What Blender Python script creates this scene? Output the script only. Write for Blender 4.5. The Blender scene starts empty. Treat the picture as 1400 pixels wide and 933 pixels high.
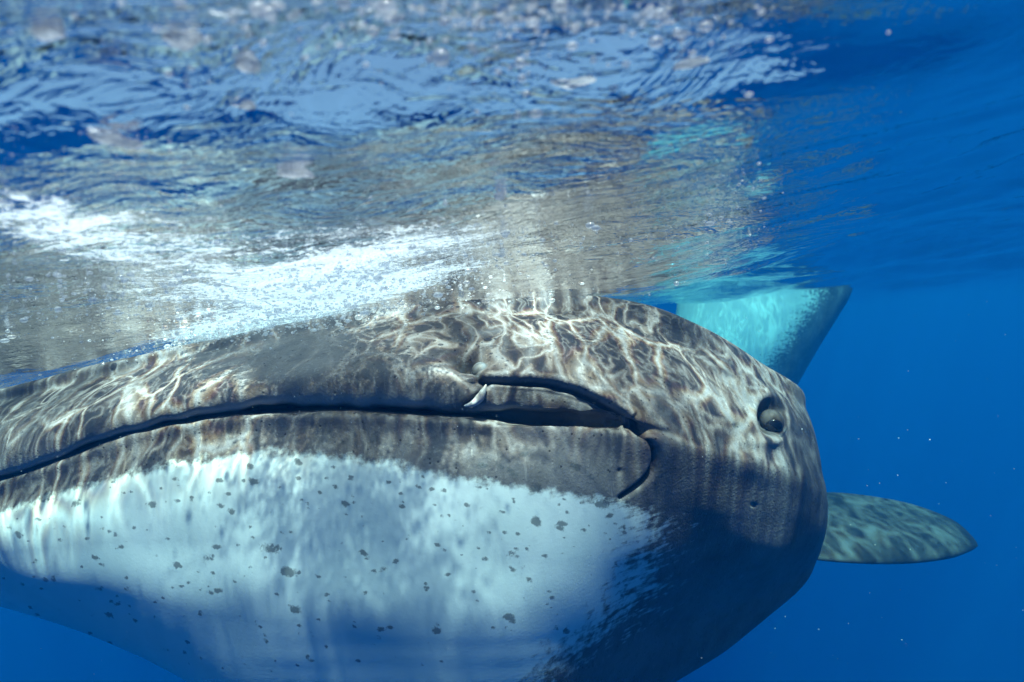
import bpy, math
import numpy as np
from mathutils import Matrix, Vector

sc = bpy.context.scene
col = sc.collection
rng = np.random.default_rng(7)

# ------------------------------------------------------------------ camera
FPX = 778.0                                  # focal length in units of a 1400 px wide frame (20 mm)
ROLL = math.radians(5.7)
CAM = np.array([0.0, 0.0, -0.20])
RIGHT = np.array([math.cos(ROLL), 0, -math.sin(ROLL)])
UP = np.array([math.sin(ROLL), 0, math.cos(ROLL)])
FWD = np.array([0.0, 1.0, 0.0])
cd = bpy.data.cameras.new("camera")
cam = bpy.data.objects.new("camera", cd)
col.objects.link(cam)
cam.matrix_world = Matrix(((RIGHT[0], UP[0], -FWD[0], CAM[0]), (RIGHT[1], UP[1], -FWD[1], CAM[1]),
                           (RIGHT[2], UP[2], -FWD[2], CAM[2]), (0, 0, 0, 1)))
cd.sensor_width = 36.0
cd.lens = 20.0
cd.clip_start = 0.02
cd.clip_end = 500
cd.dof.use_dof = True
cd.dof.focus_distance = 0.98
cd.dof.aperture_fstop = 5.6
sc.camera = cam

# ------------------------------------------------------------------ world, sun, exposure
SUN = np.array([0.06, -0.42, 0.90]); SUN /= np.linalg.norm(SUN)
world = bpy.data.worlds.new("World"); sc.world = world
world.use_nodes = True
wn = world.node_tree.nodes; wl = world.node_tree.links
wn.clear()
sky = wn.new("ShaderNodeTexSky"); sky.sky_type = 'NISHITA'; sky.sun_disc = False
sky.sun_elevation = math.asin(SUN[2]); sky.sun_rotation = math.atan2(SUN[0], SUN[1])
bg = wn.new("ShaderNodeBackground"); bg.inputs[1].default_value = 0.15
wo = wn.new("ShaderNodeOutputWorld")
wl.new(sky.outputs[0], bg.inputs[0]); wl.new(bg.outputs[0], wo.inputs[0])
sd = bpy.data.lights.new("sun", 'SUN'); sd.energy = 4.8; sd.angle = math.radians(1.2); sd.color = (1.0, 0.915, 0.87)
sun = bpy.data.objects.new("sun", sd); col.objects.link(sun)
sun.rotation_euler = Vector(SUN).to_track_quat('Z', 'Y').to_euler()
sc.view_settings.view_transform = 'Standard'; sc.view_settings.look = 'None'
sc.view_settings.gamma = 1.0; sc.view_settings.use_curve_mapping = False
sc.view_settings.exposure = 1.6
sc.cycles.volume_bounces = 4
sc.cycles.max_bounces = 8
sc.cycles.diffuse_bounces = 3
sc.cycles.glossy_bounces = 3
sc.cycles.transmission_bounces = 4
sc.cycles.transparent_max_bounces = 12
sc.cycles.sample_clamp_indirect = 6.0
sc.cycles.caustics_reflective = False
sc.cycles.use_denoising = True
sc.cycles.use_adaptive_sampling = True
sc.cycles.adaptive_threshold = 0.015

# ------------------------------------------------------------------ helpers
def unp(px, py, d):
    px = np.asarray(px, float); py = np.asarray(py, float); d = np.asarray(d, float)
    a = (px - 700) / FPX; b = (466.5 - py) / FPX
    return CAM + d[..., None] * (FWD + a[..., None] * RIGHT + b[..., None] * UP)

def proj(P):
    q = P - CAM
    d = np.maximum(q @ FWD, 1e-3)
    return 700 + FPX * (q @ RIGHT) / d, 466.5 - FPX * (q @ UP) / d, q @ FWD

def sstep(a, b, x):
    t = np.clip((x - a) / (b - a), 0, 1)
    return t * t * (3 - 2 * t)

def new_obj(name, verts, faces, mat=None, parent=None, smooth=True):
    me = bpy.data.meshes.new(name)
    faces = np.asarray(faces, dtype=np.int32)
    if faces.ndim == 2:
        k = faces.shape[1]
        me.vertices.add(len(verts)); me.vertices.foreach_set("co", np.asarray(verts, dtype=np.float32).ravel())
        me.loops.add(faces.size); me.loops.foreach_set("vertex_index", faces.ravel())
        me.polygons.add(len(faces))
        me.polygons.foreach_set("loop_start", np.arange(0, faces.size, k, dtype=np.int32))
        me.update(calc_edges=True); me.validate()
    if smooth:
        me.polygons.foreach_set("use_smooth", np.ones(len(me.polygons), dtype=bool))
    o = bpy.data.objects.new(name, me)
    col.objects.link(o)
    if mat: me.materials.append(mat)
    if parent: o.parent = parent
    return o

def attr(o, name, vals):
    a = o.data.attributes.new(name, 'FLOAT', 'POINT')
    a.data.foreach_set("value", np.asarray(vals, dtype=np.float32))

def tag(o, label=None, cat=None, group=None, kind=None):
    for k, v in (("label", label), ("category", cat), ("group", group), ("kind", kind)):
        if v: o[k] = v
    return o

def empty(name, loc):
    o = bpy.data.objects.new(name, None); col.objects.link(o); o.location = loc
    return o

def gridfaces(nr, nc, closed=False):
    r = np.arange(nr - 1)[:, None]; c = np.arange(nc if closed else nc - 1)[None, :]
    c2 = (c + 1) % nc
    a = r * nc + c; b = r * nc + c2; d = (r + 1) * nc + c2; e = (r + 1) * nc + c
    return np.stack([a, b, d, e], -1).reshape(-1, 4)

def crw(n, t):
    """Catmull-Rom weights: rows for parameters t in [0, n-1]."""
    t = np.clip(np.asarray(t, float), 0, n - 1 - 1e-9)
    i = np.floor(t).astype(int); f = t - i
    W = np.zeros((len(t), n))
    w = [-.5 * f + f * f - .5 * f ** 3, 1 - 2.5 * f * f + 1.5 * f ** 3, .5 * f + 2 * f * f - 1.5 * f ** 3, -.5 * f * f + .5 * f ** 3]
    k = np.arange(len(t))
    for j in range(4):
        np.add.at(W, (k, np.clip(i - 1 + j, 0, n - 1)), w[j])
    return W

class NT:
    """Small helper for building node trees."""
    def __init__(self, name):
        self.m = bpy.data.materials.new(name); self.m.use_nodes = True
        self.t = self.m.node_tree; self.t.nodes.clear()
        self.out = self.t.nodes.new("ShaderNodeOutputMaterial")
    def n(self, typ, ins=None, **kw):
        nd = self.t.nodes.new(typ)
        for k, v in kw.items(): setattr(nd, k, v)
        for k, v in (ins or {}).items(): self.set(nd.inputs[k], v)
        return nd
    def set(self, sock, v):
        if isinstance(v, bpy.types.NodeSocket): self.t.links.new(v, sock)
        else: sock.default_value = v
    def math(self, op, a, b=0.0, c=0.0, clamp=False):
        return self.n("ShaderNodeMath", {0: a, 1: b, 2: c}, operation=op, use_clamp=clamp).outputs[0]
    def sm(self, x, a, b):
        return self.n("ShaderNodeMapRange", {0: x, 1: a, 2: b, 3: 0.0, 4: 1.0}, interpolation_type='SMOOTHSTEP').outputs[0]
    def mix(self, f, a, b):
        nd = self.n("ShaderNodeMix", data_type='RGBA')
        self.set(nd.inputs[0], f); self.set(nd.inputs[6], a); self.set(nd.inputs[7], b)
        return nd.outputs[2]
    def noise(self, vec, scale, detail=3.0, rough=0.5, dist=0.0):
        return self.n("ShaderNodeTexNoise", {"Vector": vec, "Scale": scale, "Detail": detail, "Roughness": rough, "Distortion": dist}).outputs[0]
    def attr(self, name):
        return self.n("ShaderNodeAttribute", attribute_name=name).outputs["Fac"]
    def pos(self):
        return self.n("ShaderNodeTexCoord").outputs["Object"]
    def scaled(self, vec, s, rot=(0, 0, 0)):
        return self.n("ShaderNodeMapping", {0: vec, 2: rot, 3: s}).outputs[0]

def rgb(r, g, b): return (r, g, b, 1.0)

# ------------------------------------------------------------------ materials
def skin_material(name):
    T = NT(name)
    p = T.pos()
    pig = T.attr("pig"); dark = T.attr("dark"); spot = T.attr("spot"); pale = T.attr("pale")
    n1 = T.noise(p, 7.0, 5, 0.6); n2 = T.noise(p, 45.0, 4, 0.65); n3 = T.noise(p, 220.0, 2, 0.6)
    st = T.noise(T.scaled(p, (6.0, 6.0, 46.0), (0, 0.42, 0)), 2.2, 5, 0.7)
    gray = T.mix(T.sm(n1, 0.3, 0.7), rgb(0.092, 0.087, 0.088), rgb(0.195, 0.185, 0.184))
    gray = T.mix(T.math('MULTIPLY', T.sm(n2, 0.5, 0.75), 0.5), gray, rgb(0.065, 0.06, 0.058))
    gray = T.mix(T.math('MULTIPLY', T.sm(n3, 0.6, 0.75), 0.35), gray, rgb(0.36, 0.34, 0.32))
    vor = T.n("ShaderNodeTexVoronoi", {"Vector": p, "Scale": 60.0, "Randomness": 1.0}).outputs["Distance"]
    pit = T.math('SUBTRACT', 1.0, T.sm(vor, 0.07, 0.14))
    gray = T.mix(T.math('MULTIPLY', pit, 0.8), gray, rgb(0.02, 0.02, 0.022))
    scr = T.noise(T.scaled(p, (70, 30, 6), (0.2, 0.5, 0)), 1.5, 3, 0.6)
    gray = T.mix(T.math('MULTIPLY', T.sm(scr, 0.62, 0.72), 0.4), gray, rgb(0.34, 0.32, 0.3))
    white = T.mix(T.sm(n1, 0.3, 0.75), rgb(0.66, 0.76, 0.73), rgb(0.78, 0.86, 0.83))
    white = T.mix(T.math('MULTIPLY', T.sm(n2, 0.55, 0.8), 0.10), white, rgb(0.35, 0.4, 0.42))
    # edge between the dark back and the white belly is speckled and streaky
    e = T.math('ADD', pig, T.math('MULTIPLY', T.math('SUBTRACT', n2, 0.5), 0.75))
    e = T.math('ADD', e, T.math('MULTIPLY', T.math('SUBTRACT', st, 0.5), T.attr("streak")))
    f = T.sm(e, 0.38, 0.64)
    c = T.mix(f, white, gray)
    s = T.math('ADD', spot, T.math('MULTIPLY', T.math('SUBTRACT', n2, 0.5), 2.2))
    s = T.math('ADD', s, T.math('MULTIPLY', T.math('SUBTRACT', n3, 0.5), 0.9))
    c = T.mix(T.math('MULTIPLY', T.sm(s, 0.42, 0.85), 0.75), c, rgb(0.075, 0.085, 0.09))
    c = T.mix(pale, c, rgb(0.42, 0.44, 0.43))
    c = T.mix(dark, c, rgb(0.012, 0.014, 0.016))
    h = T.math('ADD', T.math('MULTIPLY', n2, 0.6), T.math('MULTIPLY', n3, 0.5))
    h = T.math('SUBTRACT', h, T.math('MULTIPLY', pit, 0.5))
    bump = T.n("ShaderNodeBump", {"Strength": T.math('MULTIPLY_ADD', f, 0.30, 0.08), "Distance": 0.006, "Height": h})
    b = T.n("ShaderNodeBsdfPrincipled", {"Base Color": c, "Roughness": 0.55, "Specular IOR Level": 0.18, "Normal": bump.outputs[0]})
    T.t.links.new(b.outputs[0], T.out.inputs[0])
    return T.m

def plain(name, c, rough=0.5, spec=0.2, bumpscale=60.0):
    T = NT(name)
    n = T.noise(T.pos(), bumpscale, 3, 0.6)
    cc = T.mix(T.sm(n, 0.35, 0.7), rgb(*c), rgb(*[min(1, v * 1.5) for v in c]))
    b = T.n("ShaderNodeBsdfPrincipled", {"Base Color": cc, "Roughness": rough, "Specular IOR Level": spec})
    T.t.links.new(b.outputs[0], T.out.inputs[0])
    return T.m

def water_material():
    """Seen from below: mirror beyond the critical angle, clear within it. A pattern painted into its transparency splits the
    passing sunlight into a net of bright lines; rafts of foam lie on it."""
    T = NT("water_surface")
    p = T.pos()
    # ripples
    w1 = T.noise(T.scaled(p, (6, 11, 1), (0, 0, 0.25)), 1.3, 5, 0.62, 0.8)
    w2 = T.noise(T.scaled(p, (16, 46, 1), (0, 0, -0.12)), 1.4, 3, 0.6, 0.8)
    h = T.math('ADD', T.math('MULTIPLY', w1, 1.0), T.math('MULTIPLY', w2, 0.26))
    bump = T.n("ShaderNodeBump", {"Strength": T.attr("chop"), "Distance": 0.025, "Height": h})
    # net of focused light, painted as a pattern into the transparent colour
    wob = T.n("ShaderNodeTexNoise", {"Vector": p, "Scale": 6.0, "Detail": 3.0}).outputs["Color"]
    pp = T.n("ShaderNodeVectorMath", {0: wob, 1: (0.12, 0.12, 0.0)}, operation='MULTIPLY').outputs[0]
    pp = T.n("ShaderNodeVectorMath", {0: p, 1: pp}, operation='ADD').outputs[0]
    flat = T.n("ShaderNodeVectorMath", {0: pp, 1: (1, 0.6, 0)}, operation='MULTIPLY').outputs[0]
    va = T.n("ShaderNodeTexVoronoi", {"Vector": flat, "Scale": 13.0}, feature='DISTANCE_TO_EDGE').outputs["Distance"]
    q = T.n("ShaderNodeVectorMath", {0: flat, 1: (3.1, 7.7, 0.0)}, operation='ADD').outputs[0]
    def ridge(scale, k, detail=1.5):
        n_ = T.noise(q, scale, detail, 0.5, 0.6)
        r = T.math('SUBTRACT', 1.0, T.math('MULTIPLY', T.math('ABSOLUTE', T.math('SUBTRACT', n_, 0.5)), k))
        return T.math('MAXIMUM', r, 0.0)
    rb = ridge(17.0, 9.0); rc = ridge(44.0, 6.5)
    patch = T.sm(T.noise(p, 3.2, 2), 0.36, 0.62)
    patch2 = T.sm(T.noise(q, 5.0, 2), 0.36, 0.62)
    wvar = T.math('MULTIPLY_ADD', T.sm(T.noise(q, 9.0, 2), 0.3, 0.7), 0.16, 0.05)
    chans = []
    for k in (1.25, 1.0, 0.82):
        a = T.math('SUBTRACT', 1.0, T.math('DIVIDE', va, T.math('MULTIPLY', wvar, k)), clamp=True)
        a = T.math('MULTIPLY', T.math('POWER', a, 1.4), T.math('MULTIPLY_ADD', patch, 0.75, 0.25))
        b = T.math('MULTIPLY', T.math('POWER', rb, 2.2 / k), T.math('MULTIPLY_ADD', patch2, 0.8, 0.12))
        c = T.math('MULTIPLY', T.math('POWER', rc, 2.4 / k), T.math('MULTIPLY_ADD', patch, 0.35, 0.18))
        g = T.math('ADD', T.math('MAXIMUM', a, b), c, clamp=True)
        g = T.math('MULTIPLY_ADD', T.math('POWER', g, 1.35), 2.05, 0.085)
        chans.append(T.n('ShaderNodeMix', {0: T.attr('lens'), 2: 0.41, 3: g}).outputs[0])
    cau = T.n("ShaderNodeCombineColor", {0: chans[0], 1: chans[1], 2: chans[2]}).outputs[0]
    fr = T.n("ShaderNodeFresnel", {"IOR": 1.333, "Normal": bump.outputs[0]}).outputs[0]
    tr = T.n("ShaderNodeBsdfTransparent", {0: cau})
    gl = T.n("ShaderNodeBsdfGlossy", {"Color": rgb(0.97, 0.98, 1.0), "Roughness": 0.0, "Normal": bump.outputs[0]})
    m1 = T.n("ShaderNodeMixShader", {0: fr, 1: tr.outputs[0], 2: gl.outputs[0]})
    # foam
    fa = T.attr("foam")
    f1 = T.noise(T.scaled(p, (11, 22, 1), (0, 0, 0.5)), 1.0, 7, 0.72, 1.0)
    f2 = T.noise(p, 190.0, 3, 0.7)
    fm = T.math('ADD', T.math('MULTIPLY', T.math('SUBTRACT', f1, 0.5), 2.6), T.math('MULTIPLY', T.math('SUBTRACT', f2, 0.5), 1.6))
    fm = T.math('MULTIPLY', T.sm(T.math('ADD', fm, fa), 0.40, 0.82), T.sm(fa, -0.42, 0.1))
    wd = T.n("ShaderNodeBsdfDiffuse", {0: rgb(0.6, 0.6, 0.6)})
    wt = T.n("ShaderNodeBsdfTranslucent", {0: rgb(0.46, 0.465, 0.46)})
    wm = T.n("ShaderNodeMixShader", {0: 0.65, 1: wd.outputs[0], 2: wt.outputs[0]})
    m2 = T.n("ShaderNodeMixShader", {0: T.math('MULTIPLY', fm, T.math('MULTIPLY_ADD', f2, 0.9, 0.28, clamp=True)), 1: m1.outputs[0], 2: wm.outputs[0]})
    T.t.links.new(m2.outputs[0], T.out.inputs[0])
    return T.m

def bubble_material():
    T = NT("bubble")
    lw = T.n("ShaderNodeLayerWeight", {0: 0.35}).outputs["Facing"]
    tr = T.n("ShaderNodeBsdfTransparent", {0: rgb(0.95, 0.97, 1)})
    gl = T.n("ShaderNodeBsdfGlossy", {"Color": rgb(1, 1, 1), "Roughness": 0.12})
    df = T.n("ShaderNodeBsdfTranslucent", {0: rgb(0.9, 0.92, 0.93)})
    dd = T.n("ShaderNodeBsdfDiffuse", {0: rgb(0.9, 0.92, 0.93)})
    a = T.n("ShaderNodeMixShader", {0: 0.25, 1: df.outputs[0], 2: dd.outputs[0]})
    b = T.n("ShaderNodeMixShader", {0: 0.12, 1: a.outputs[0], 2: gl.outputs[0]})
    c = T.n("ShaderNodeMixShader", {0: T.math('MULTIPLY_ADD', lw, 0.45, 0.42, clamp=True), 1: tr.outputs[0], 2: b.outputs[0]})
    T.t.links.new(c.outputs[0], T.out.inputs[0])
    return T.m

M_skin = skin_material("shark_skin")
M_water = water_material()
M_bubble = bubble_material()
def froth_material():
    T = NT("froth")
    n_ = T.noise(T.pos(), 160.0, 3, 0.7)
    c = T.mix(T.sm(n_, .35, .7), rgb(.78, .79, .8), rgb(.92, .93, .93))
    d = T.n("ShaderNodeBsdfDiffuse", {0: c}); t = T.n("ShaderNodeBsdfTranslucent", {0: c}); tr = T.n("ShaderNodeBsdfTransparent", {0: rgb(.95, .97, 1)})
    a = T.n("ShaderNodeMixShader", {0: .88, 1: d.outputs[0], 2: t.outputs[0]})
    b = T.n("ShaderNodeMixShader", {0: T.math('MULTIPLY_ADD', T.sm(n_, .4, .6), .35, .6), 1: tr.outputs[0], 2: a.outputs[0]})
    T.t.links.new(b.outputs[0], T.out.inputs[0])
    return T.m
M_froth = froth_material()
M_eye = plain("eye_ball", (0.03, 0.028, 0.027), 0.5, 0.15)
M_pupil = plain("pupil", (0.006, 0.006, 0.007), 0.12, 0.5)
M_lid = plain("eyelid", (0.065, 0.072, 0.077), 0.5, 0.2)
M_flap = plain("nasal_flap", (0.3, 0.32, 0.33), 0.4, 0.3)
M_speck = plain("speck", (0.38, 0.42, 0.44), 0.6, 0.1)

# ------------------------------------------------------------------ the near whale shark
# control net: rows from the top of the head down to the throat, columns from the far left round to the flank
CX = np.array([-220, -60, 60, 180, 320, 460, 600, 740, 880, 980, 1065, 1120.])
front = np.array([1.18, 1.04, .97, .93, .90, .88, .87, .88, .93, 1.02, 1.16, 1.40])
def row(xs, ys, dd): return np.stack([np.asarray(xs, float), np.asarray(ys, float), front + np.asarray(dd, float)], -1)
z0 = np.zeros(12)
x_top = [-220, -60, 60, 180, 320, 460, 600, 740, 855, 940, 1022, 1088]
rows = []
rows.append(row(x_top, [632, 563, 526, 494, 464, 434, 412, 405, 415, 443, 490, 541], [.34, .31, .29, .29, .3, .32, .34, .34, .32, .27, .2, .1]))
rows.append(row([-220, -60, 60, 180, 320, 460, 600, 740, 868, 960, 1045, 1103],
                [640, 573, 537, 506, 477, 450, 432, 430, 448, 478, 522, 566], [.19, .17, .16, .16, .16, .17, .18, .18, .17, .15, .11, .06]))
rows.append(row([-220, -60, 60, 180, 320, 460, 600, 740, 878, 972, 1060, 1113],
                [664, 595, 563, 534, 506, 482, 472, 474, 495, 524, 563, 595], [.08, .07, .065, .065, .065, .07, .075, .08, .08, .075, .05, .025]))
rows.append(row([-220, -60, 60, 180, 320, 460, 600, 740, 885, 982, 1067, 1119],
                [692, 625, 593, 562, 532, 512, 512, 518, 540, 566, 600, 627], [.01, .01, .01, .01, .01, .01, .02, .025, .03, .03, .025, .01]))
rows.append(row([-220, -60, 60, 180, 320, 460, 600, 740, 888, 988, 1071, 1124],
                [731, 668, 631, 587, 560, 550, 557, 563, 575, 602, 630, 655], [.012, .012, .015, .018, .020, .020, .020, .020, .01, .01, .01, .0]))
rows.append(row([-220, -60, 60, 180, 320, 460, 600, 740, 890, 990, 1073, 1127],
                [732, 670, 631, 588, 563, 556, 564, 572, 588, 616, 642, 668], [.11, .11, .11, .11, .11, .11, .10, .07, .015, .0, .0, .0]))
rows.append(row([-220, -60, 60, 180, 320, 460, 600, 740, 892, 990, 1074, 1129],
                [740, 679, 638, 593, 569, 564, 571, 580, 602, 630, 654, 682], [.022, .02, .02, .02, .02, .02, .02, .02, .0, .0, .0, .0]))
rows.append(row([-220, -60, 60, 180, 320, 460, 600, 740, 892, 990, 1075, 1130],
                [752, 698, 660, 617, 594, 590, 598, 610, 640, 660, 676, 698], [.015, .01, .01, .01, .01, .01, .01, .01, .01, .022, .018, .01]))
rows.append(row([-220, -60, 60, 180, 320, 460, 600, 740, 888, 988, 1074, 1129],
                [766, 725, 695, 662, 645, 645, 655, 665, 690, 705, 712, 722], [.0, -.005, -.01, -.014, -.016, -.016, -.016, -.010, .026, .055, .05, .02]))
rows.append(row([-220, -60, 60, 180, 320, 460, 600, 740, 875, 980, 1070, 1124],
                [780, 763, 750, 740, 742, 750, 760, 765, 770, 768, 760, 745], [.05, .025, .0, -.014, -.022, -.026, -.026, -.012, .06, .115, .105, .05]))
rows.append(row([-220, -60, 60, 180, 320, 460, 600, 740, 865, 970, 1062, 1118],
                [792, 795, 804, 820, 848, 865, 875, 875, 860, 835, 802, 762], [.15, .10, .05, .01, -.012, -.025, -.022, .02, .145, .23, .20, .09]))
rows.append(row([-220, -60, 60, 180, 320, 460, 600, 740, 860, 962, 1048, 1102],
                [800, 818, 846, 893, 965, 1010, 1030, 1018, 968, 910, 846, 784], [.30, .24, .19, .155, .125, .11, .09, .16, .30, .33, .27, .13]))
rows = np.array(rows)                                     # (R, 12, 3)
P3 = unp(rows[..., 0], rows[..., 1], rows[..., 2])
P3 = np.concatenate([P3, P3[-1:] + np.array([-.01, .17, -.05])])
R_, C_ = P3.shape[:2]
# ring where head joins trunk
RC = np.array([-0.45, 1.95, -0.74]); RA, RB = 1.24, 0.53
def ell(th, c=RC, a=RA, b=RB, yaw=0.25):
    th = np.asarray(th, float)
    x = a * np.sign(np.cos(th)) * np.abs(np.cos(th)) ** 0.9; z = b * np.sign(np.sin(th)) * np.abs(np.sin(th)) ** 0.9
    return np.stack([c[0] + x * math.cos(yaw), c[1] - x * math.sin(yaw) * 0.6, c[2] + z], -1)
top_th = np.radians(np.linspace(158, 22, C_)); bot_th = np.radians(np.linspace(202, 338, C_))
lft_th = np.radians(np.linspace(158, 202, R_)); rgt_th = np.radians(np.linspace(22, -22, R_))
N = np.zeros((R_ + 2, C_ + 2, 3))
N[1:-1, 1:-1] = P3
N[0, 1:-1] = ell(top_th); N[-1, 1:-1] = ell(bot_th)
N[1:-1, 0] = ell(lft_th); N[1:-1, -1] = ell(rgt_th)
N[0, 0] = ell([math.radians(160)])[0]; N[0, -1] = ell([math.radians(20)])[0]
N[-1, 0] = ell([math.radians(200)])[0]; N[-1, -1] = ell([math.radians(-20)])[0]
def samples(counts):
    return np.concatenate([np.arange(c) / c + i for i, c in enumerate(counts)] + [[len(counts)]])
tr_ = samples([16, 22, 30, 26, 26, 16, 16, 22, 34, 48, 48, 34, 16, 14][:R_ + 1])
tc_ = samples([20, 50, 52, 54, 58, 58, 60, 60, 60, 46, 44, 34, 24][:C_ + 1])
Wr = crw(R_ + 2, tr_); Wc = crw(C_ + 2, tc_)
S = np.einsum('ri,ijk,cj->rck', Wr, N, Wc)                # (nr, nc, 3)
nr, nc = S.shape[:2]
px, py, dep = proj(S.reshape(-1, 3)); px = px.reshape(nr, nc); py = py.reshape(nr, nc)

def vnorm(S):
    du = np.gradient(S, axis=1); dv = np.gradient(S, axis=0)
    n = np.cross(du, dv); n /= np.linalg.norm(n, axis=-1, keepdims=True) + 1e-9
    n[(n * (CAM - S)).sum(-1) < 0] *= 1
    return n
nrm = vnorm(S)
mid = nrm[nr // 3, nc // 2]
if mid @ (CAM - S[nr // 3, nc // 2]) < 0: nrm = -nrm
inner = ((tr_ > 0.9) & (tr_ < R_ - 0.8))[:, None] & ((tc_ > 0.9) & (tc_ < C_ + 0.2))[None, :]

def polydist(pts, X, Y):
    """distance to a polyline and position along it (0..1)"""
    pts = np.array(pts, float); seg = np.linalg.norm(np.diff(pts, axis=0), axis=1); L = np.concatenate([[0], np.cumsum(seg)])
    best = np.full(X.shape, 1e9); at = np.zeros(X.shape)
    for i in range(len(pts) - 1):
        a, b = pts[i], pts[i + 1]; d = b - a; l2 = d @ d
        t = np.clip(((X - a[0]) * d[0] + (Y - a[1]) * d[1]) / l2, 0, 1)
        q = np.hypot(X - a[0] - t * d[0], Y - a[1] - t * d[1])
        m = q < best; best = np.where(m, q, best); at = np.where(m, (L[i] + t * seg[i]) / L[-1], at)
    return best, at

def spline2(pts, n=60):
    pts = np.array(pts, float)
    return crw(len(pts), np.linspace(0, len(pts) - 1, n)) @ pts

disp = np.zeros((nr, nc)); dark = np.zeros((nr, nc)); pale = np.zeros((nr, nc))
# labial furrow: from the nostril over the corner of the mouth and round the lower lip
furrow = spline2([(656, 521), (700, 523), (765, 529), (825, 553), (870, 585), (893, 608), (896, 636), (880, 660), (848, 681)])
fd, fa = polydist(furrow, px, py)
wid = 2.2 + 2.9 * np.sin(np.pi * np.clip(fa, 0, 1)) ** 0.7
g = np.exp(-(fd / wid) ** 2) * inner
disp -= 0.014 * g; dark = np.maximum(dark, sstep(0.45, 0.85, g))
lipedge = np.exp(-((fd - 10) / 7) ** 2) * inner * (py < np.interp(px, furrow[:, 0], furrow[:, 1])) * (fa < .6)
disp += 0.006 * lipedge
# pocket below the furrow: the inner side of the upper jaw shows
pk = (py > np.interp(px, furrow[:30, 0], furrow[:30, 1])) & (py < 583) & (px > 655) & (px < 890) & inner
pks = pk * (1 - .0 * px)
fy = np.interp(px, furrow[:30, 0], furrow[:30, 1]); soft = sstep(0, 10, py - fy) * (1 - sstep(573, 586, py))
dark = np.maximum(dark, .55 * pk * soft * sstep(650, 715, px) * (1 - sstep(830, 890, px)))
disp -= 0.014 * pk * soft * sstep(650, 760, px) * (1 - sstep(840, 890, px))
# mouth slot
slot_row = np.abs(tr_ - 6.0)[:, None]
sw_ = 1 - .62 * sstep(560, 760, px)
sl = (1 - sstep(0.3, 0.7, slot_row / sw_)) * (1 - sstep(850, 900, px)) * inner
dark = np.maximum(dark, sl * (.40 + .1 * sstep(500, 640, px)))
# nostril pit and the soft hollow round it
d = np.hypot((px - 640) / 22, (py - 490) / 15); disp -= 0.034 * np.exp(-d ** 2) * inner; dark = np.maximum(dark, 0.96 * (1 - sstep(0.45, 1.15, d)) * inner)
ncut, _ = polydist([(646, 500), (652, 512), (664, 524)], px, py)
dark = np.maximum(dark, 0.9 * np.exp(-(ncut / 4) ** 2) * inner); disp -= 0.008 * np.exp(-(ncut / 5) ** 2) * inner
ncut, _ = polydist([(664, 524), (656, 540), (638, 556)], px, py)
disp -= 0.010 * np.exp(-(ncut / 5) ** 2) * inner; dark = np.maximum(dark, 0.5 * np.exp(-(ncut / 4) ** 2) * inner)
# eye socket with raised rim
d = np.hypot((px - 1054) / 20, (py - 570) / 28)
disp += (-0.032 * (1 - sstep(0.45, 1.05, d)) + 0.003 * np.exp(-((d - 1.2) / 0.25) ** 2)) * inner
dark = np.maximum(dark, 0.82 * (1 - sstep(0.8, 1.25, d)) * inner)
d = np.hypot((px - 1045) / 30, (py - 605) / 9); disp += 0.006 * np.exp(-d ** 2) * inner
# small scar / spiracle-like pore
for (sx, sy, r, k) in ((996, 512, 7, .5), (1008, 583, 4, .6), (1032, 692, 2.6, .5), (848, 645, 4, .3)):
    d = np.hypot(px - sx, py - sy) / r; dark = np.maximum(dark, k * np.exp(-d ** 2) * inner); disp -= .004 * np.exp(-d ** 2) * inner
# flank below the eye: its shade is painted in by darkening the skin colour
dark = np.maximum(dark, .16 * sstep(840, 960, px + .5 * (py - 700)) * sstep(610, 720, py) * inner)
# folds of the throat
fold, fat = polydist(spline2([(225, 722), (330, 762), (450, 815), (560, 850), (680, 880)]), px, py)
below = py > np.interp(px, [225, 330, 450, 560, 680, 900], [722, 762, 815, 850, 880, 900])
sf = np.where(below, fold, -fold)
disp += inner * 0.004 * np.exp(-((sf + 12) / 46) ** 2) * sstep(0.0, 0.3, fat) * (1 - sstep(0.7, 1, fat))
disp -= inner * 0.004 * np.exp(-((sf - 60) / 60) ** 2) * sstep(0.0, 0.3, fat) * (1 - sstep(0.7, 1, fat))
ridg = sstep(840, 900, py) * sstep(280, 420, px) * (1 - sstep(900, 1050, px)) * (tr_ > 9)[:, None]
ph = py + 14 * np.sin(px / 130) + 0.05 * (px - 600)
disp += inner * 0.0002 * ridg * np.sin(ph / 5.2 + 0.8 * np.sin(px / 70))
fan, _ = polydist([(240, 740), (262, 880)], px, py)
disp += inner * 0.0005 * np.exp(-(fan / 60) ** 2) * np.sin((px - 0.2 * (py - 740)) / 5.5) * sstep(780, 830, py)
# lips are uneven along their length
lipz = np.exp(-((tr_ - 5.2) / 1.5) ** 2)[:, None]
disp += inner * lipz * (.0022 * np.sin(px / 31 + 2 * np.sin(px / 97)) + .0016 * np.sin(px / 12.5 + 1.7 * np.sin(px / 41)) + .001 * np.sin(px / 6.3 + py / 9))
# broad unevenness of flesh
lum = np.sin(px / 47 + 1.3 * np.sin(py / 63)) * np.sin(py / 41 + px / 150) + 0.6 * np.sin(px / 23 - py / 31)
disp += inner * 0.0016 * lum * (tr_ > 1)[:, None]
S2 = S + nrm * disp[..., None]

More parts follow.
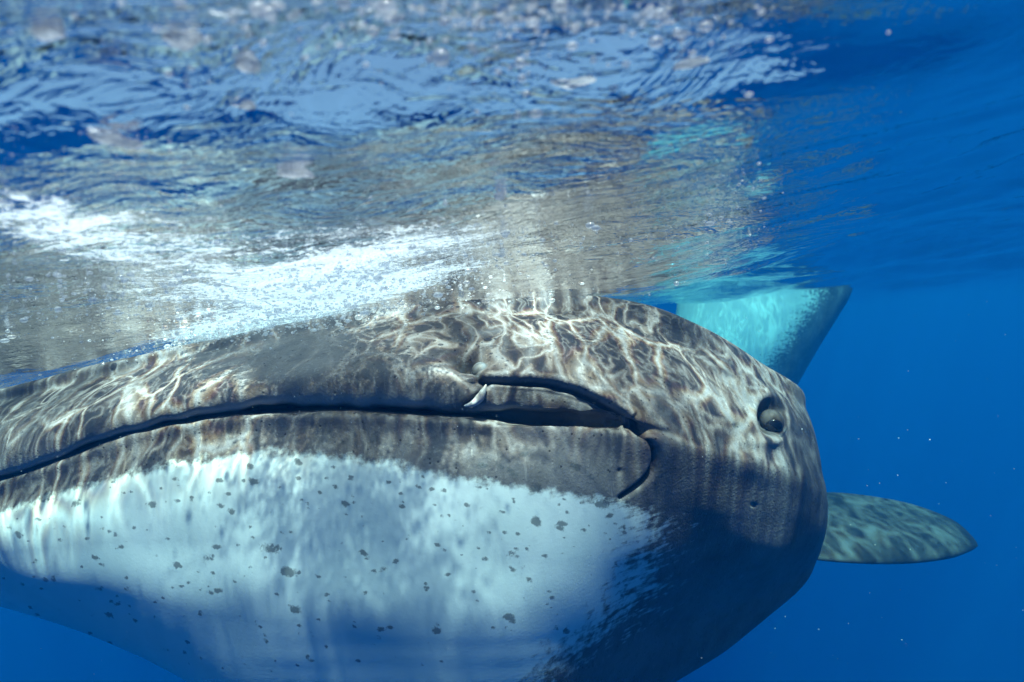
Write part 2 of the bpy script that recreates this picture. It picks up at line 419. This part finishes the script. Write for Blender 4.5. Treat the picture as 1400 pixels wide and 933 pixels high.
# colouring: dark back, white belly with dark spots
edge = np.interp(px, [-300, 0, 60, 150, 250, 400, 500, 600, 700, 800, 850, 900, 1000], [790, 702, 684, 655, 633, 618, 630, 650, 668, 680, 690, 700, 740])
pig = 0.5 + (edge - py) / 60.0
xb = np.interp(py, [640, 690, 740, 800, 850, 900, 960, 1100], [930, 880, 880, 870, 830, 760, 700, 600])
pig2 = 0.5 + (px - xb) / 300.0
pig = np.maximum(pig, pig2)
pig = np.maximum(pig, sstep(1080, 1125, px))
pig = np.where(tc_[None, :] > C_, 1 - sstep(R_ - 2, R_ + 1, tr_)[:, None] * .8, pig)
pig = np.where((tr_ < 1)[:, None], 1, pig)
pig = np.clip(pig, -0.6, 1.6)
streak = 0.15 + .75 * sstep(700, 900, px) * sstep(640, 720, py)
spots = [(205, 628, 8), (410, 632, 7), (345, 657, 10), (300, 660, 7), (172, 675, 10), (240, 660, 7), (108, 690, 8), (315, 676, 6), (262, 680, 5), (210, 690, 6), (316, 703, 9),
         (300, 692, 6), (131, 764, 8), (140, 770, 8), (296, 752, 10), (325, 745, 6), (372, 750, 11), (415, 740, 5), (240, 772, 8), (243, 778, 7), (285, 766, 7), (291, 784, 6), (245, 802, 7),
         (176, 804, 6), (134, 807, 6), (62, 796, 7), (75, 790, 5), (392, 783, 10), (434, 789, 6), (407, 833, 8), (297, 810, 6), (272, 808, 5), (150, 843, 7), (160, 828, 5),
         (473, 690, 8), (460, 668, 5), (460, 682, 4), (483, 688, 4), (580, 655, 6), (572, 665, 5), (591, 693, 8), (600, 703, 7), (498, 755, 8), (523, 777, 6), (515, 780, 5), (540, 768, 4),
         (470, 742, 5), (556, 735, 5), (625, 712, 4), (655, 664, 6), (670, 675, 5), (688, 640, 9), (700, 645, 8), (735, 668, 13), (765, 690, 7), (778, 700, 6), (770, 717, 12), (763, 722, 8),
         (733, 717, 7), (706, 730, 6), (705, 748, 8), (722, 748, 6), (703, 758, 9), (745, 760, 6), (662, 767, 6), (723, 795, 6), (748, 804, 8), (597, 866, 8), (695, 843, 9), (692, 858, 6),
         (672, 860, 5), (775, 864, 7), (790, 640, 8), (805, 655, 8), (820, 688, 12), (858, 686, 10), (600, 745, 4), (610, 750, 4), (520, 860, 6), (330, 900, 6), (430, 905, 7), (600, 905, 6),
         (26, 735, 7), (15, 722, 6), (48, 712, 5), (340, 640, 6), (455, 640, 5), (480, 655, 5), (535, 660, 5), (550, 690, 4), (640, 690, 5), (690, 700, 5), (660, 640, 8), (715, 620, 7)]
spot = np.zeros((nr, nc))
for (sx, sy, r) in spots:
    sx += rng.normal(0, 2); sy += rng.normal(0, 2); a = 0.25 + rng.normal(0, .25); r = r * rng.uniform(.5, 1.25)
    dx = (px - sx) * math.cos(a) + (py - sy) * math.sin(a); dy = -(px - sx) * math.sin(a) + (py - sy) * math.cos(a)
    spot = np.maximum(spot, rng.uniform(.75, 1.25) * np.exp(-(dx / (r * 1.15)) ** 2 - (dy / (r * 0.7)) ** 2))
for k in range(260):
    sx, sy = rng.uniform(0, 860), rng.uniform(650, 920)
    r = rng.uniform(1.5, 3.6)
    spot = np.maximum(spot, 0.9 * np.exp(-((px - sx) / (1.4 * r)) ** 2 - ((py - sy) / r) ** 2))
spot *= inner
# pale inner lining in the pocket at the corner of the mouth
d = np.hypot((px - 690) / 50, (py - 566) / 11); pale = np.maximum(pale, .5 * np.exp(-d ** 2) * inner * (py < 585)); dark *= 1 - .6 * np.exp(-d ** 2)
band = np.exp(-((tr_ - 4.9) / .28) ** 2)[:, None] * (1 - sstep(560, 640, px)) * inner; pale = np.maximum(pale, .5 * band)  # pale inner strip of the upper lip, strengthened to lift the shade there

verts = [S2.reshape(-1, 3)]; faces = [gridfaces(nr, nc)]
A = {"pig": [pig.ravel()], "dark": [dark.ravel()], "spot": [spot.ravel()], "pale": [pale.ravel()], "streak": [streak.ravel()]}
# trunk: rings from the rim of the head back to the tail
idx = np.arange(nr * nc).reshape(nr, nc)
step = 4
loop = np.concatenate([idx[0, :-1], idx[:-1, -1], idx[-1, :0:-1], idx[:0:-1, 0]])
Lp = S2.reshape(-1, 3)[loop]
th = np.unwrap(np.arctan2((Lp[:, 2] - RC[2]) / RB, (Lp[:, 0] - RC[0]) / RA))
ts = np.array([.08, .2, .35, .5, .7, .9, 1.2, 1.6, 2.1, 2.8, 3.6, 4.5, 5.5, 6.4, 7.2, 7.8, 8.2])
ax = RC[None] + np.stack([0.24 * ts, ts, -0.04 * ts - 0.006 * ts ** 2], -1)
aa = RA * np.interp(ts, [0, 1, 2, 3.5, 5, 6.5, 7.5, 8.2], [1, 1.0, .92, .72, .48, .26, .14, .05])
bb = RB * np.interp(ts, [0, 1, 2, 3.5, 5, 6.5, 7.5, 8.2], [1, 1.1, 1.12, 1.0, .75, .5, .36, .12])
prev = loop; base = nr * nc
for k, t in enumerate(ts):
    E = ell(th, ax[k], aa[k], bb[k]); w = sstep(0, .5, np.array(t))
    V = (1 - w) * (Lp + (ax[k] - RC)) + w * E
    verts.append(V)
    cur = base + np.arange(len(loop)); base += len(loop)
    faces.append(np.stack([prev, np.roll(prev, -1), np.roll(cur, -1), cur], -1)); prev = cur
    for n_, v_ in (("pig", np.clip(.5 + 1.2 * (np.sin(th) + .35), -.5, 1.5)), ("dark", 0 * th), ("spot", 0 * th), ("pale", 0 * th), ("streak", 0.4 + 0 * th)):
        A[n_].append(v_)
tip = ax[-1] + np.array([.02, .1, 0]); verts.append(np.repeat(tip[None], 1, 0))
faces.append(np.stack([prev, np.roll(prev, -1), np.full(len(prev), base), np.full(len(prev), base)], -1)[:, [0, 1, 2, 2]])
faces.pop()                                               # the tail fin covers the tiny open end
verts.pop()

def fin_mesh(outline_a, outline_b, thick, n=40, m=20):
    """blade between two edge curves (leading, trailing), root to tip; lens-shaped section"""
    a = crw(len(outline_a), np.linspace(0, len(outline_a) - 1, n)) @ np.array(outline_a, float)
    b = crw(len(outline_b), np.linspace(0, len(outline_b) - 1, n)) @ np.array(outline_b, float)
    s = (1 - np.cos(np.linspace(0, 2 * np.pi, 2 * m, endpoint=False))) / 2
    side = np.where(np.arange(2 * m) < m, 1.0, -1.0)
    prof = side * np.sqrt(np.clip(s * (1 - s), 0, 1)) * (1.3 - .6 * s)
    ch = b - a
    tang = np.gradient((a + b) / 2, axis=0)
    nn = np.cross(ch, tang); nn /= np.linalg.norm(nn, axis=1, keepdims=True) + 1e-9
    tk = np.minimum(thick, 0.22 * np.linalg.norm(ch, axis=1))
    V = a[:, None] + ch[:, None] * s[None, :, None] + nn[:, None] * (prof[None, :] * tk[:, None])[..., None]
    return V.reshape(-1, 3), gridfaces(n, 2 * m, True), s
def add_fin(lead, trail, thick, pigv=1.3, spotv=None, n=40, m=20):
    global base
    V, F, s = fin_mesh(lead, trail, thick, n, m)
    verts.append(V); faces.append(F + base); base += len(V)
    o1 = np.ones(len(V))
    A["pig"].append(pigv * o1); A["dark"].append(.84 * o1); A["pale"].append(0 * o1); A["streak"].append(.2 * o1)
    A["spot"].append(0 * o1)
pu = lambda x, y, d: unp(np.array(x), np.array(y), np.array(d)).tolist()
# left pectoral fin, blade nearly level: front edge near the camera, rear edge farther off
add_fin([pu(960, 742, 2.05), pu(1060, 757, 2.08), pu(1130, 766, 2.10), pu(1190, 770, 2.13), pu(1250, 769, 2.18), pu(1300, 762, 2.25), pu(1328, 753, 2.32), pu(1336, 748, 2.38)],
        [pu(960, 690, 2.60), pu(1060, 680, 2.62), pu(1130, 674, 2.64), pu(1190, 679, 2.62), pu(1250, 691, 2.58), pu(1300, 711, 2.52), pu(1326, 732, 2.46), pu(1337, 747, 2.40)], 0.07)
# right pectoral fin, hidden behind the head from here
add_fin([[-1.1, 2.3, -.95], [-1.5, 2.45, -1.05], [-1.9, 2.75, -1.2], [-2.1, 3.05, -1.3]], [[-1.0, 3.0, -.95], [-1.4, 2.95, -1.05], [-1.8, 3.05, -1.2], [-2.08, 3.12, -1.3]], 0.07, n=20, m=10)
# dorsal and tail fins
c5 = lambda t: RC + np.array([.24 * t, t, -.04 * t - .006 * t * t])
q = c5(4.2); add_fin([(q + [0, -.2, .25]).tolist(), (q + [.05, .15, .5]).tolist(), (q + [.12, .5, .72]).tolist()], [(q + [.13, .55, .2]).tolist(), (q + [.13, .55, .45]).tolist(), (q + [.14, .6, .73]).tolist()], .05, n=16, m=8)
q = c5(8.0); add_fin([(q + [0, -.2, .0]).tolist(), (q + [.1, .25, .5]).tolist(), (q + [.25, .8, 1.05]).tolist()], [(q + [.1, .35, 0]).tolist(), (q + [.18, .6, .45]).tolist(), (q + [.27, .9, 1.06]).tolist()], .04, n=16, m=8)
add_fin([(q + [0, -.2, .0]).tolist(), (q + [.08, .15, -.35]).tolist(), (q + [.14, .4, -.65]).tolist()], [(q + [.1, .35, 0]).tolist(), (q + [.12, .4, -.32]).tolist(), (q + [.15, .45, -.66]).tolist()], .04, n=16, m=8)
V = np.concatenate(verts)
F = np.concatenate(faces)
shark = empty("whale_shark", (float(RC[0]), 1.3, -0.75))
off = np.array(shark.location)
body = new_obj("body", V - off, F, M_skin, shark)
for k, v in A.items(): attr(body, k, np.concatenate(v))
tag(shark, "huge grey whale shark facing the camera with closed wide mouth and white spotted belly", "whale shark", "whale sharks feeding at the surface")

def ellipsoid(c, axes, n=20, m=28):
    t = np.linspace(0, np.pi, n)[:, None]; f = np.linspace(0, 2 * np.pi, m, endpoint=False)[None]
    X = np.stack([np.sin(t) * np.cos(f), np.sin(t) * np.sin(f), np.cos(t) + 0 * f], -1)
    return (np.array(c) + X @ np.array(axes)).reshape(-1, 3), gridfaces(n, m, True)
def surf_at(x, y):
    """point and outward normal of the near shark's skin at a control-net pixel"""
    k = np.argmin(((px - x) ** 2 + (py - y) ** 2 + 1e6 * (~inner)).ravel())
    return S.reshape(-1, 3)[k], nrm.reshape(-1, 3)[k]
def frame_at(x, y):
    p, n = surf_at(x, y)
    u = np.cross(np.array([0, 0, 1.0]), n); u /= np.linalg.norm(u); v = np.cross(n, u)
    return p, n, u, v
p, n, u, v = frame_at(1055, 572)
tocam = (CAM - p) / np.linalg.norm(CAM - p)
ec = p - .031 * tocam - UP * .007
eV, eF = ellipsoid(ec, [u * .024, v * .027, n * .024])
eye = new_obj("eye", eV - off, eF, M_eye, shark)
dirp = tocam + RIGHT * .20 - UP * .30; dirp /= np.linalg.norm(dirp)
pu_ = np.cross([0, 0, 1.0], dirp); pu_ /= np.linalg.norm(pu_); pv_ = np.cross(dirp, pu_)
eV, eF = ellipsoid(ec + dirp * .0232, [pu_ * .0165, pv_ * .013, dirp * .005])
pupil = new_obj("pupil", eV - off, eF, M_pupil, eye)
def tube(path, rad, m=10, n=40):
    path = np.array(path, float); P = crw(len(path), np.linspace(0, len(path) - 1, n)) @ path
    t = np.gradient(P, axis=0); t /= np.linalg.norm(t, axis=1, keepdims=True)
    ref = np.array([.13, .95, .3]); a = np.cross(t, ref); a /= np.linalg.norm(a, axis=1, keepdims=True); b = np.cross(t, a)
    r = np.interp(np.linspace(0, 1, n), np.linspace(0, 1, len(rad)), rad)
    f = np.linspace(0, 2 * np.pi, m, endpoint=False)
    V = P[:, None] + r[:, None, None] * (np.cos(f)[None, :, None] * a[:, None] + np.sin(f)[None, :, None] * b[:, None])
    return V.reshape(-1, 3), gridfaces(n, m, True)
lidpts = []
for (x, y) in ((1030, 597), (1042, 602), (1055, 602), (1068, 594), (1074, 583)):
    q_, n_ = surf_at(x, y); lidpts.append(q_ + n_ * .002)
lV, lF = tube(lidpts, [.001, .004, .005, .004, .001])
new_obj("lower_eyelid", lV - off, lF, M_lid, shark)
p, n, u, v = frame_at(657, 496)
bV, bF = ellipsoid(p - .0175 * n, [u * .015, v * .014, n * .014])
new_obj("nostril_bulb", bV - off, bF, M_lid, shark)
fl = []
for (x, y) in ((636, 553), (646, 551), (655, 545), (661, 536), (664, 526)):
    q_, n_ = surf_at(x, y); fl.append(q_ + n_ * .004)
fV, fF = tube(fl, [.001, .005, .007, .005, .001])
new_obj("nasal_flap", fV - off, fF, M_flap, shark)

# ------------------------------------------------------------------ the far whale shark, upright with its mouth at the surface
n2_, m2_ = 90, 72
axis2 = np.array([unp(np.array(x), np.array(y), np.array(d_ * 1.2)) for x, y, d_ in
                  ((1052, 368, 4.6), (1040, 425, 4.6), (1022, 465, 4.62), (993, 530, 4.7), (945, 640, 4.9), (890, 770, 5.4), (830, 900, 6.2), (760, 1000, 7.3), (700, 1040, 8.4))])
tt = np.linspace(0, len(axis2) - 1, n2_); c2 = crw(len(axis2), tt) @ axis2
hw = np.interp(tt, [0, .5, 1, 2, 3, 4, 5, 6, 7, 8], [.72, .72, .70, .64, .57, .54, .5, .41, .24, .07])
hd = np.interp(tt, [0, .5, 1, 2, 3, 4, 5, 6, 7, 8], [.30, .34, .36, .38, .38, .38, .36, .3, .2, .08])
hw = hw * 1.2; hd = hd * 1.2
tg = np.gradient(c2, axis=0); tg /= np.linalg.norm(tg, axis=1, keepdims=True)
wx = np.array([1.0, .0, .07]); wy = np.cross(tg, wx); wy /= np.linalg.norm(wy, axis=1, keepdims=True); wx = np.repeat(wx[None], n2_, 0)
ph2 = np.linspace(0, 2 * np.pi, m2_, endpoint=False)
V2 = c2[:, None] + hw[:, None, None] * np.cos(ph2)[None, :, None] * wx[:, None] + hd[:, None, None] * np.sin(ph2)[None, :, None] * wy[:, None]
facing = -(np.sin(ph2)[None, :, None] * wy[:, None])[..., 1]                    # 1 towards the camera
pig_b = np.clip(0.5 + .85 * (np.cos(ph2)[None, :] - np.interp(tt, [0, 1, 3, 8], [.45, .33, -.05, -.05])[:, None]), -.5, 1.5)
pig_b = np.where(facing < -.1, 1.2, pig_b)
vs = [V2.reshape(-1, 3)]; fs = [gridfaces(n2_, m2_, True)]; b2 = n2_ * m2_
# lips turn in to an open mouth
for k, (s_, dz) in enumerate(((.96, .02), (.88, .015), (.82, -.05), (.7, -.2), (.3, -.35))):
    ring = c2[0] + (V2[0] - c2[0]) * s_ - tg[0] * dz
    vs.append(ring); pr = np.arange(m2_) if k == 0 else np.arange(m2_) + b2 - m2_; cu = np.arange(m2_) + b2; b2 += m2_
    fs.append(np.stack([pr, np.roll(pr, -1), np.roll(cu, -1), cu], -1))
nlip = 5 * m2_
V2f, F2f, _ = fin_mesh([(c2[40] + [.3, 0, .1]).tolist(), (c2[40] + [.7, .4, -.2]).tolist(), (c2[40] + [1.0, .9, -.6]).tolist()], [(c2[48] + [.3, .1, 0]).tolist(), (c2[48] + [.6, .6, -.3]).tolist(), (c2[48] + [.98, .95, -.6]).tolist()], .05, 16, 8)
far = empty("whale_shark", tuple(c2[0])); off2 = np.array(far.location)
fb = new_obj("body", np.concatenate(vs) - off2, np.concatenate(fs), M_skin, far)
attr(fb, "pig", np.concatenate([pig_b.ravel(), np.full(nlip, .9)]))
for k in ("dark", "spot", "pale"): attr(fb, k, np.zeros(b2))
attr(fb, "streak", np.full(b2, .5))
tag(far, "distant pale whale shark upright in blue water with its head at the surface", "whale shark", "whale sharks feeding at the surface")

# ------------------------------------------------------------------ water surface
def sinh_axis(c, lo, hi, n, k):
    s = np.linspace(np.arcsinh((lo - c) / k), np.arcsinh((hi - c) / k), n)
    return c + k * np.sinh(s)
gx = sinh_axis(-.05, -70, 70, 900, .55); gy = sinh_axis(.85, -60, 80, 760, .40)
X, Y = np.meshgrid(gx, gy)
H = np.zeros_like(X)
wr = np.random.default_rng(11)
dist = np.hypot(X, Y - .8)
for k in range(70):
    lam = 2.4 * (0.06 ** (k / 69.0)) * wr.uniform(.85, 1.15)
    ang = wr.normal(math.radians(75), .8)
    amp = 0.0050 * lam ** 1.05 * wr.uniform(.5, 1.4)
    H += amp * np.exp(-(dist * .035 / lam) ** 2) * np.sin(2 * np.pi / lam * (X * math.cos(ang) + Y * math.sin(ang)) + wr.uniform(0, 6.28))
# the water lies over the shark's back: draw the surface down to just above the head
cell = .04; gx0, gy0 = -2.4, 0.0; ncx, ncy = 120, 110
top = np.full((ncy, ncx), -9.0)
Vs = S2.reshape(-1, 3)
ix = ((Vs[:, 0] - gx0) / cell).astype(int); iy = ((Vs[:, 1] - gy0) / cell).astype(int)
ok = (ix >= 0) & (ix < ncx) & (iy >= 0) & (iy < ncy)
np.maximum.at(top, (iy[ok], ix[ok]), Vs[ok, 2])
has = top > np.maximum(top.max(0, keepdims=True) - .10, -.6)
topf = np.where(has, top, 0.0)
def blur(a, r, it=3):
    for _ in range(it):
        for ax_ in (0, 1):
            pad = [(0, 0), (0, 0)]; pad[ax_] = (r, r)
            b = np.pad(a, pad, mode='edge'); c = np.cumsum(b, axis=ax_)
            c = np.concatenate([np.zeros_like(np.take(c, [0], ax_)), c], axis=ax_)
            n_ = a.shape[ax_]; w = 2 * r + 1
            a = (np.take(c, np.arange(w, w + n_), ax_) - np.take(c, np.arange(0, n_), ax_)) / w
    return a
wgt = blur(has.astype(float), 2); tz = blur(np.where(has, topf, 0), 2) / np.maximum(wgt, 1e-3)
wide = np.clip(blur(has.astype(float), 9) * 1.9, 0, 1)
tz2 = blur(np.where(has, topf, 0), 9) / np.maximum(blur(has.astype(float), 9), 1e-3)
def samp(a, X, Y, fill):
    fx = np.clip((X - gx0) / cell - .5, 0, ncx - 1.001); fy = np.clip((Y - gy0) / cell - .5, 0, ncy - 1.001)
    i = fx.astype(int); j = fy.astype(int); u_ = fx - i; v_ = fy - j
    r = a[j, i] * (1 - u_) * (1 - v_) + a[j, i + 1] * u_ * (1 - v_) + a[j + 1, i] * (1 - u_) * v_ + a[j + 1, i + 1] * u_ * v_
    inside = (X > gx0) & (X < gx0 + ncx * cell) & (Y > gy0) & (Y < gy0 + ncy * cell)
    return np.where(inside, r, fill)
wS = samp(wide, X, Y, 0.0) * sstep(.34, .95, Y) * np.clip((gy0 + ncy * cell - Y) / 1.2, 0, 1) * np.clip((X - gx0) / .5, 0, 1) * np.clip((gx0 + ncx * cell - X) / .5, 0, 1)
tS = samp(tz2, X, Y, 0.0)
wS = wS * (1 - sstep(.0, 1.0, X))
for k in range(26):
    lam = wr.uniform(.045, .13); ang = wr.normal(math.radians(70), .9)
    ph_ = 2 * np.pi / lam * (X * math.cos(ang) + Y * math.sin(ang)) + wr.uniform(0, 6.28)
    H += .0019 * lam ** .9 * 3 * np.exp(-(dist * .035 / lam) ** 2) * np.sin(ph_ + 1.2 * np.sin(7 * X + 5 * Y + k))
H = H * (1 - .55 * np.exp(-((X + .1) / .9) ** 4 - ((Y - .5) / .7) ** 4)) - .078 * np.exp(-((X + .2) / 1.1) ** 2 - ((Y - .5) / .9) ** 4)          # trough of a long swell over the head
H = H + .011 * np.tanh((.285 + .015 * np.sin(5 * X + 1) + .06 * X - Y) / .022) * np.exp(-((X - .0) / .5) ** 2) * sstep(.0, .15, Y) * (1 - sstep(.45, .7, Y))
H = H - .22 * .03 * np.log1p(np.exp(np.clip((.25 + .05 * X - Y) / .03, -30, 9))) * np.exp(-((X + .05) / .55) ** 4)   # back of the next ripple, close overhead
H = H * (1 - .5 * wS) + wS * (tS + .062)
hard = samp(np.where(has, blur(top * has + (-.6) * (~has), 1, 1), -.6), X, Y, -9)
H = np.maximum(H, hard + .018)
WV = np.stack([X, Y, H], -1).reshape(-1, 3)
water = new_obj("water_surface", WV, gridfaces(len(gy), len(gx)), M_water)
tag(water, kind="structure", label="rippled water surface seen from below mirroring the grey shark", cat="water surface")
wpx, wpy, wd_ = proj(WV)
foam = np.full(len(WV), -.58)
def blob(cx, cy, rx, ry, a, rot=0.0):
    c, s = math.cos(rot), math.sin(rot)
    dx, dy = wpx - cx, wpy - cy
    return a * np.exp(-((dx * c + dy * s) / rx) ** 2 - ((-dx * s + dy * c) / ry) ** 2)
vis = (wd_ > .2)
acc = blob(60, 300, 180, 48, 1.2, .12) + blob(300, 325, 230, 60, .55, .05) + blob(430, 395, 210, 48, .8, -.35) \
    + blob(20, 155, 130, 20, .95, .25) + blob(170, 190, 90, 13, .8, .35) + blob(500, 370, 260, 60, .5, -.1) + blob(650, 320, 200, 40, .38) + blob(520, 15, 330, 40, .75) + blob(990, 270, 60, 40, .7, -.4) \
    + blob(60, 45, 50, 12, .9, .3) + blob(300, 20, 100, 20, .7, .2) + blob(170, 400, 280, 55, .66) + blob(330, 145, 50, 12, .7, .4) \
    + blob(330, 446, 130, 13, 1.0, -.17) + blob(540, 392, 120, 12, .9, -.25) + blob(130, 110, 120, 30, .35, .3) + blob(260, 235, 220, 30, .45, .15)
foam += np.where(vis, acc, 0) + .0
foam = np.where(wd_ > 6, -.6, foam)
attr(water, "foam", foam)
attr(water, "chop", np.clip(.36 + .26 * np.exp(-((wpx - 930) / 130) ** 2) - .18 * sstep(900, 1150, wpx) + .42 * (1 - sstep(60, 200, wpy)) * (1 - sstep(750, 1000, wpx)), .07, 1) * (wd_ > 0) + .2 * (wd_ <= 0))
yy = WV[:, 1] - .11 * np.abs(WV[:, 0] + .13)
attr(water, "lens", np.clip(sstep(.69, .785, yy) * .98 + .02, 0, 1) * (1 - .85 * sstep(1.8, 2.7, yy)))  # strength of the painted light net, evened out over belly and far shark

# ------------------------------------------------------------------ body of sea water: even, blue-scattering
T = NT("sea_water")
T.out.inputs[0]
pv = T.n("ShaderNodeVolumePrincipled", {"Color": rgb(0.002, 0.050, 0.145), "Absorption Color": rgb(0.0, 0.67, 0.79), "Density": 0.34, "Anisotropy": 0.15})
T.t.links.new(pv.outputs[0], T.out.inputs[1])
bx = np.array([[x, y, z] for z in (-45, .32) for y in (-62, 82) for x in (-72, 72)], float)
hz = new_obj("haze", bx, np.array([[0, 2, 3, 1], [4, 5, 7, 6], [0, 1, 5, 4], [2, 6, 7, 3], [0, 4, 6, 2], [1, 3, 7, 5]]), T.m, smooth=False)
tag(hz, kind="stuff", label="clear blue sea water filling the whole scene")

# ------------------------------------------------------------------ bubbles and drifting specks
ico_v = None
def ico():
    t = (1 + 5 ** .5) / 2
    v = np.array([(-1, t, 0), (1, t, 0), (-1, -t, 0), (1, -t, 0), (0, -1, t), (0, 1, t), (0, -1, -t), (0, 1, -t), (t, 0, -1), (t, 0, 1), (-t, 0, -1), (-t, 0, 1)], float)
    f = [(0, 11, 5), (0, 5, 1), (0, 1, 7), (0, 7, 10), (0, 10, 11), (1, 5, 9), (5, 11, 4), (11, 10, 2), (10, 7, 6), (7, 1, 8), (3, 9, 4), (3, 4, 2), (3, 2, 6), (3, 6, 8), (3, 8, 9), (4, 9, 5), (2, 4, 11), (6, 2, 10), (8, 6, 7), (9, 8, 1)]
    v = list((v / np.linalg.norm(v[0])))
    ed = {}; out = []
    def midp(a, b):
        k = (min(a, b), max(a, b))
        if k not in ed:
            m = v[a] + v[b]; v.append(m / np.linalg.norm(m)); ed[k] = len(v) - 1
        return ed[k]
    for a, b, c in f:
        x, y, z = midp(a, b), midp(b, c), midp(c, a); out += [(a, x, z), (b, y, x), (c, z, y), (x, y, z)]
    return np.array(v), np.array(out)
IV, IF = ico()
def cloud(name, centres, radii, mat, squash=None):
    k = len(centres)
    sc_ = radii[:, None] * (squash if squash is not None else np.ones((k, 3)))
    V = (centres[:, None] + IV[None] * sc_[:, None]).reshape(-1, 3)
    F = (IF[None] + (np.arange(k) * len(IV))[:, None, None]).reshape(-1, 3)
    return new_obj(name, V, F, mat)
# height of the surface below a pixel column: find surface points by their pixel
cand = np.where(vis & (wpx > -60) & (wpx < 1450) & (wpy > -30) & (wpy < 520) & (wd_ < 3))[0]
wgts = np.clip(acc[cand], 0, 2) ** 1.3
area = (wd_[cand] ** -1.0)
pr_ = wgts * area; pr_ /= pr_.sum()
pick = rng.choice(cand, 9000, p=pr_)
r_ = np.clip(rng.lognormal(math.log(.00105), .65, len(pick)), .0004, .006) * np.clip(wd_[pick], .25, 2)
cen = WV[pick] + rng.normal(0, .006, (len(pick), 3)) - np.stack([0 * r_, 0 * r_, r_ * .6 + rng.exponential(.010, len(pick))], -1)
cw = np.where(vis & (wpx > -150) & (wpx < 1550) & (wpy > -150) & (wpy < 560) & (wd_ < 8))[0]
cx_, cy_, cd_ = wpx[cw], wpy[cw], wd_[cw]
def surf_depth(x, y):
    q = (np.abs(cx_ - x) < 14) & (np.abs(cy_ - y) < 14)
    return cd_[q].min() if q.any() else .5
# larger loose bubbles rising near the camera
nb = 260
bpx, bpy_, bd = rng.normal(640, 190, nb), rng.gamma(1.6, 26, nb), rng.uniform(.30, .55, nb)
bd = np.array([min(b_, surf_depth(x_, y_) * .96) for x_, y_, b_ in zip(bpx, bpy_, bd)])
extra = unp(bpx, bpy_, bd); er = rng.lognormal(1.15, .5, nb) * bd / FPX
cen = np.concatenate([cen, extra]); r_ = np.concatenate([r_, er])
bub = cloud("air_bubbles", cen, r_, M_bubble, np.stack([1 + .5 * rng.random(len(r_)), 1 + 0 * r_, .6 + .4 * rng.random(len(r_))], -1))
tag(bub, kind="stuff", label="silvery air bubbles clustered under the churned water surface", cat="bubbles")
nsp = 480
spx, spy, spd = rng.uniform(-50, 1450, nsp), rng.uniform(380, 960, nsp), rng.uniform(.25, 3.0, nsp)
spx[:200], spy[:200], spd[:200] = rng.uniform(-20, 680, 200), rng.uniform(380, 640, 200), rng.uniform(.4, .82, 200)
spc = unp(spx, spy, spd)
spr = rng.uniform(.2, .75, nsp) * spd * .0011
sp = cloud("drifting_specks", spc, spr, M_speck)
tag(sp, kind="stuff", label="tiny pale specks drifting in the blue water", cat="specks")

# long flattened air pockets and foam slugs under the surface, one object each
slugs = [(945, 87, .62, 27, 6, -.33, "long pale air pocket at the right end of the light blue band of mirrored water"),
         (784, 112, .60, 32, 6, -.06, "curved pale air pocket within the light blue band of water at the top middle"),
         (62, 43, .55, 27, 9, .28, "short white foam slug in the top left corner of the water surface"),
         (327, 141, .62, 24, 7, .36, "pale foam slug at the lower edge of the light blue band left of centre"),
         (404, 238, .75, 26, 7, .0, "flat pale foam slug on grey mirrored water well above the middle splash"),
         (156, 190, .70, 40, 8, .26, "thin foam slug on dark blue water above the white foam at the left edge"),
         (684, 267, .80, 9, 6, .0, "smallest round white air pocket on the brown mirrored water above the nostril"),
         (243, 48, .50, 34, 13, .1, "large soft pale air pocket near the top left, widest of the air pockets"),
         (337, 82, .50, 20, 13, .3, "tilted rounded air pocket just below and right of the large soft one")]
for (x, y, d_, rx, ry, rot, lab) in slugs:
    d_ = surf_depth(x, y) + .002
    c = unp(np.array(x), np.array(y), np.array(d_)); k = d_ / FPX
    a = RIGHT * math.cos(rot) - UP * math.sin(rot); b_ = RIGHT * math.sin(rot) + UP * math.cos(rot)
    eV, eF = ellipsoid([0, 0, 0], [a * rx * k, b_ * ry * k, FWD * ry * 1.2 * k], 14, 22)
    t_ = (eV @ a) / (rx * k)
    eV = eV + np.outer(np.sin(t_ * 2.3 + x) * ry * k * .35, b_) + np.outer(np.sin(t_ * 5 + y) * ry * k * .18, b_)
    o = new_obj("air_pocket", eV, eF, M_froth); o.location = c
    tag(o, lab, "air pocket", "air pockets under the water surface")
